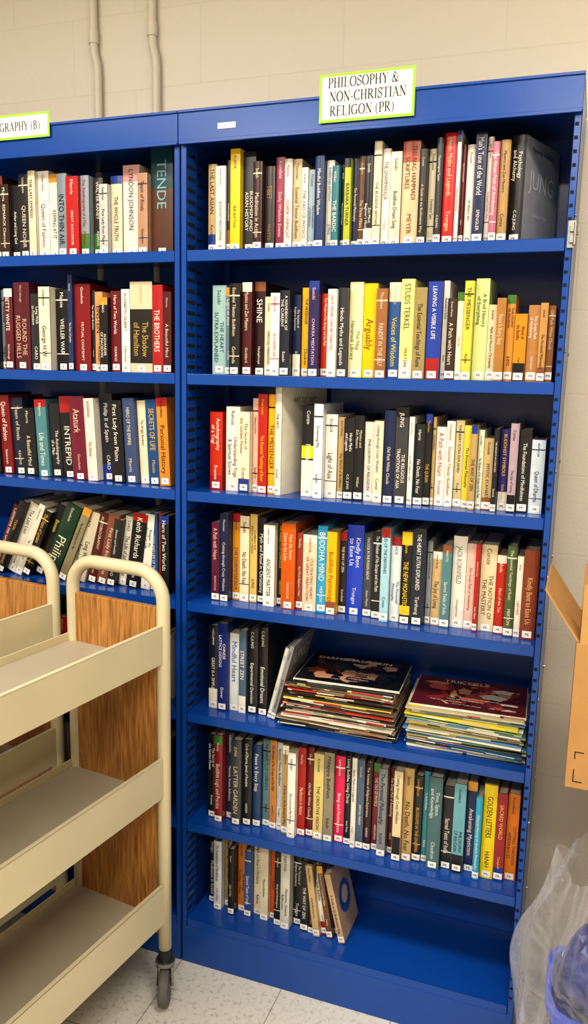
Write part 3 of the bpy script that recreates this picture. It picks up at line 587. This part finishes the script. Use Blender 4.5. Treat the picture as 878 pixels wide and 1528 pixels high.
# ------------------------------------------------------------------ cardboard box on a side table
BZ=.888
def cbox():
    e=empty('cardboard_box',(.985,-.30,BZ),0); a=Acc(); w,d,h,t=.37,.24,.288,.0035
    a.box(0,w,0,t,0,h); a.box(0,w,d-t,d,0,h); a.box(0,t,t,d-t,0,h); a.box(w-t,w,t,d-t,0,h); a.box(t,w-t,t,d-t,0,t)
    a.obj('carton',[M_card],e,bevel=.0008)
    f=Acc()
    def flap(p0,p1,dirv,l):
        p0,p1,dv=Vector(p0),Vector(p1),Vector(dirv).normalized()
        n=(p1-p0).normalized().cross(dv)*t
        v=[p0,p1,p1+dv*l,p0+dv*l]; v2=[q+n for q in v]
        f.add(v+v2,[(0,1,2,3),(7,6,5,4),(0,4,5,1),(1,5,6,2),(2,6,7,3),(3,7,4,0)])
    flap((.002,.004,h),(.002,d-.004,h),(-.54,0,.78),.115)
    flap((w-.002,d-.004,h),(w-.002,.004,h),(.6,0,.7),.115)
    flap((w-.004,.002,h),(.006,.002,h),(0.0,.25,1),.11)
    flap((.006,d-.002,h),(w-.004,d-.002,h),(0,.2,1),.10)
    f.obj('flaps',[M_card],e)
    k=Acc()
    k.box(.013,.0148,-.0006,-.0001,.013,.039); k.box(.013,.030,-.0006,-.0001,.013,.0148)
    k.box(.013,.030,-.0006,-.0001,.073,.0748); k.box(.013,.0148,-.0006,-.0001,.06,.0748)
    k.obj('printed_marks',[M_ink],e)
cbox()
def table():
    e=empty('side_table',(0,0,0)); a=Acc(); a.box(1.10,2.1,-.40,.28,BZ-.03,BZ-.0005); a.obj('top',[M_table],e,bevel=.003)
    l=Acc()
    for x in (1.32,2.05):
        for y in (-.35,.24): tube(l,[(x,y,0.001),(x,y,BZ-.03)],.016,12)
    l.box(1.32,2.05,-.36,-.34,BZ-.095,BZ-.031); l.box(1.32,2.05,.23,.25,BZ-.095,BZ-.031)
    l.obj('legs',[M_dark],e)
table()

# ------------------------------------------------------------------ recycling bin with clear liner
def plastic():
    m=bpy.data.materials.new('clear_plastic_film'); m.use_nodes=True; nt=m.node_tree; nt.nodes.clear()
    out=nt.nodes.new('ShaderNodeOutputMaterial'); tr=nt.nodes.new('ShaderNodeBsdfTransparent'); tr.inputs[0].default_value=(.98,.98,.99,1)
    pr=nt.nodes.new('ShaderNodeBsdfPrincipled'); pr.inputs['Base Color'].default_value=lin('#e4e6ec')+(1,); pr.inputs['Roughness'].default_value=.14; pr.inputs['Specular IOR Level'].default_value=1.
    tc=nt.nodes.new('ShaderNodeTexCoord'); n=nt.nodes.new('ShaderNodeTexNoise'); n.inputs['Scale'].default_value=9; n.inputs['Detail'].default_value=2.5; n.inputs['Distortion'].default_value=1.2
    nt.links.new(tc.outputs['Object'],n.inputs['Vector'])
    bp=nt.nodes.new('ShaderNodeBump'); bp.inputs['Strength'].default_value=.9; bp.inputs['Distance'].default_value=.03
    nt.links.new(n.outputs['Fac'],bp.inputs['Height']); nt.links.new(bp.outputs[0],pr.inputs['Normal'])
    lw=nt.nodes.new('ShaderNodeLayerWeight'); lw.inputs[0].default_value=.35; nt.links.new(bp.outputs[0],lw.inputs['Normal'])
    mr=nt.nodes.new('ShaderNodeMapRange'); mr.inputs[1].default_value=.1; mr.inputs[2].default_value=1.; mr.inputs[3].default_value=.07; mr.inputs[4].default_value=.62; nt.links.new(lw.outputs['Facing'],mr.inputs[0])
    mx=nt.nodes.new('ShaderNodeMixShader'); nt.links.new(mr.outputs[0],mx.inputs[0]); nt.links.new(tr.outputs[0],mx.inputs[1]); nt.links.new(pr.outputs[0],mx.inputs[2])
    nt.links.new(mx.outputs[0],out.inputs[0]); return m
def recycle():
    e=empty('recycling_bin',(1.113,-.20,0)); 
    def rr(hx,hy,z,n=40,p=4):
        out=[]
        for i in range(n):
            q=2*math.pi*i/n; c,s=math.cos(q),math.sin(q); k=(abs(c)**p+abs(s)**p)**(-1/p); out.append((hx*c*k,hy*s*k,z))
        return out
    a=Acc(); n=40; lv=[rr(.095,.09,0.002),rr(.098,.093,.02),rr(.122,.115,.37),rr(.132,.125,.38),rr(.132,.125,.40),rr(.120,.113,.40),rr(.095,.09,.03)]
    vs=[p for l in lv for p in l]; fs=[(i*n+k,i*n+(k+1)%n,(i+1)*n+(k+1)%n,(i+1)*n+k) for i in range(len(lv)-1) for k in range(n)]
    fs.append(tuple(range(n))[::-1]); fs.append(tuple(range((len(lv)-1)*n,len(lv)*n)))
    a.add(vs,fs); a.obj('bin_body',[M_bin],e,smooth=False)
    c=Acc(); rnd=np.random.RandomState(2)
    for (x,y,z,r,mi) in ((-.035,-.03,.46,.085,0),(.03,.02,.51,.07,2),(-.055,.03,.42,.06,1)):
        n1,n2=22,14; vs=[]; 
        for j in range(n2+1):
            for i in range(n1):
                ph=math.pi*j/n2; q=2*math.pi*i/n1; k=r*(.85+.2*rnd.rand()); vs.append((x+k*math.sin(ph)*math.cos(q)*.8,y+k*math.sin(ph)*math.sin(q)*.8,z+k*math.cos(ph)*1.2))
        fs=[(j*n1+i,j*n1+(i+1)%n1,(j+1)*n1+(i+1)%n1,(j+1)*n1+i) for j in range(n2) for i in range(n1)]
        c.add(vs,fs,(1,1,1),mi)
    c.obj('crumpled_waste',[mat('navy_wrapper','#1c2c78',rough=.3,noise=.2),M_white,M_dark],e)
    rnd=np.random.RandomState(4); N=150; Z=90; ph=rnd.rand(12)*6.28
    vs=[]
    for j in range(Z+1):
        s=j/Z; z=.025+.665*s
        base=.154+.030*math.sin(s*math.pi)**.8-.035*max(0,s-.72)/.28
        if s<.12: base-=.03*(1-s/.12)
        for i in range(N):
            q=2*math.pi*i/N
            f=.009*math.sin(6*q+ph[0]+3*s+2*math.sin(5*s))+.006*math.sin(11*q+ph[1]-5*s+1.5*math.sin(9*s+2*q))+.003*math.sin(19*q+ph[2]+9*s*math.sin(3*q))+.006*math.sin(11*s+3*q+ph[3])+.003*math.sin(21*s+4*q+ph[5])
            r=base+f
            vs.append((r*math.cos(q)*1.02,r*math.sin(q)*.92,z+.018*math.sin(5*q+ph[4])*s))
    fs=[(j*N+i,j*N+(i+1)%N,(j+1)*N+(i+1)%N,(j+1)*N+i) for j in range(Z) for i in range(N)]
    l=Acc(); l.add(vs,fs); l.obj('clear_liner',[plastic()],e,smooth=True)
recycle()

# ------------------------------------------------------------------ ceiling lights
def lamp(x,y,sx,sy,power):
    e=empty('ceiling_light',(x,y,ZC)); a=Acc()
    a.box(-sx/2-.03,sx/2+.03,-sy/2-.03,sy/2+.03,-.03,-.001); a.obj('housing',[M_white],e)
    ld=bpy.data.lights.new('tube_lamp','AREA'); ld.shape='RECTANGLE'; ld.size=sx; ld.size_y=sy; ld.energy=power; ld.color=(1,.925,.815)
    lo=bpy.data.objects.new('tube_lamp',ld); COL.objects.link(lo); lo.parent=e; lo.location=(0,0,-.035)
for x,y,p in ((-.8,-1.3,38),(1.2,-1.3,38),(-.8,-3.0,50),(1.2,-3.0,50)): lamp(x,y,1.2,.35,p)
wd=bpy.data.worlds.new('world'); sc.world=wd; wd.use_nodes=True; wd.node_tree.nodes['Background'].inputs[0].default_value=(.9,.87,.8,1); wd.node_tree.nodes['Background'].inputs[1].default_value=.15
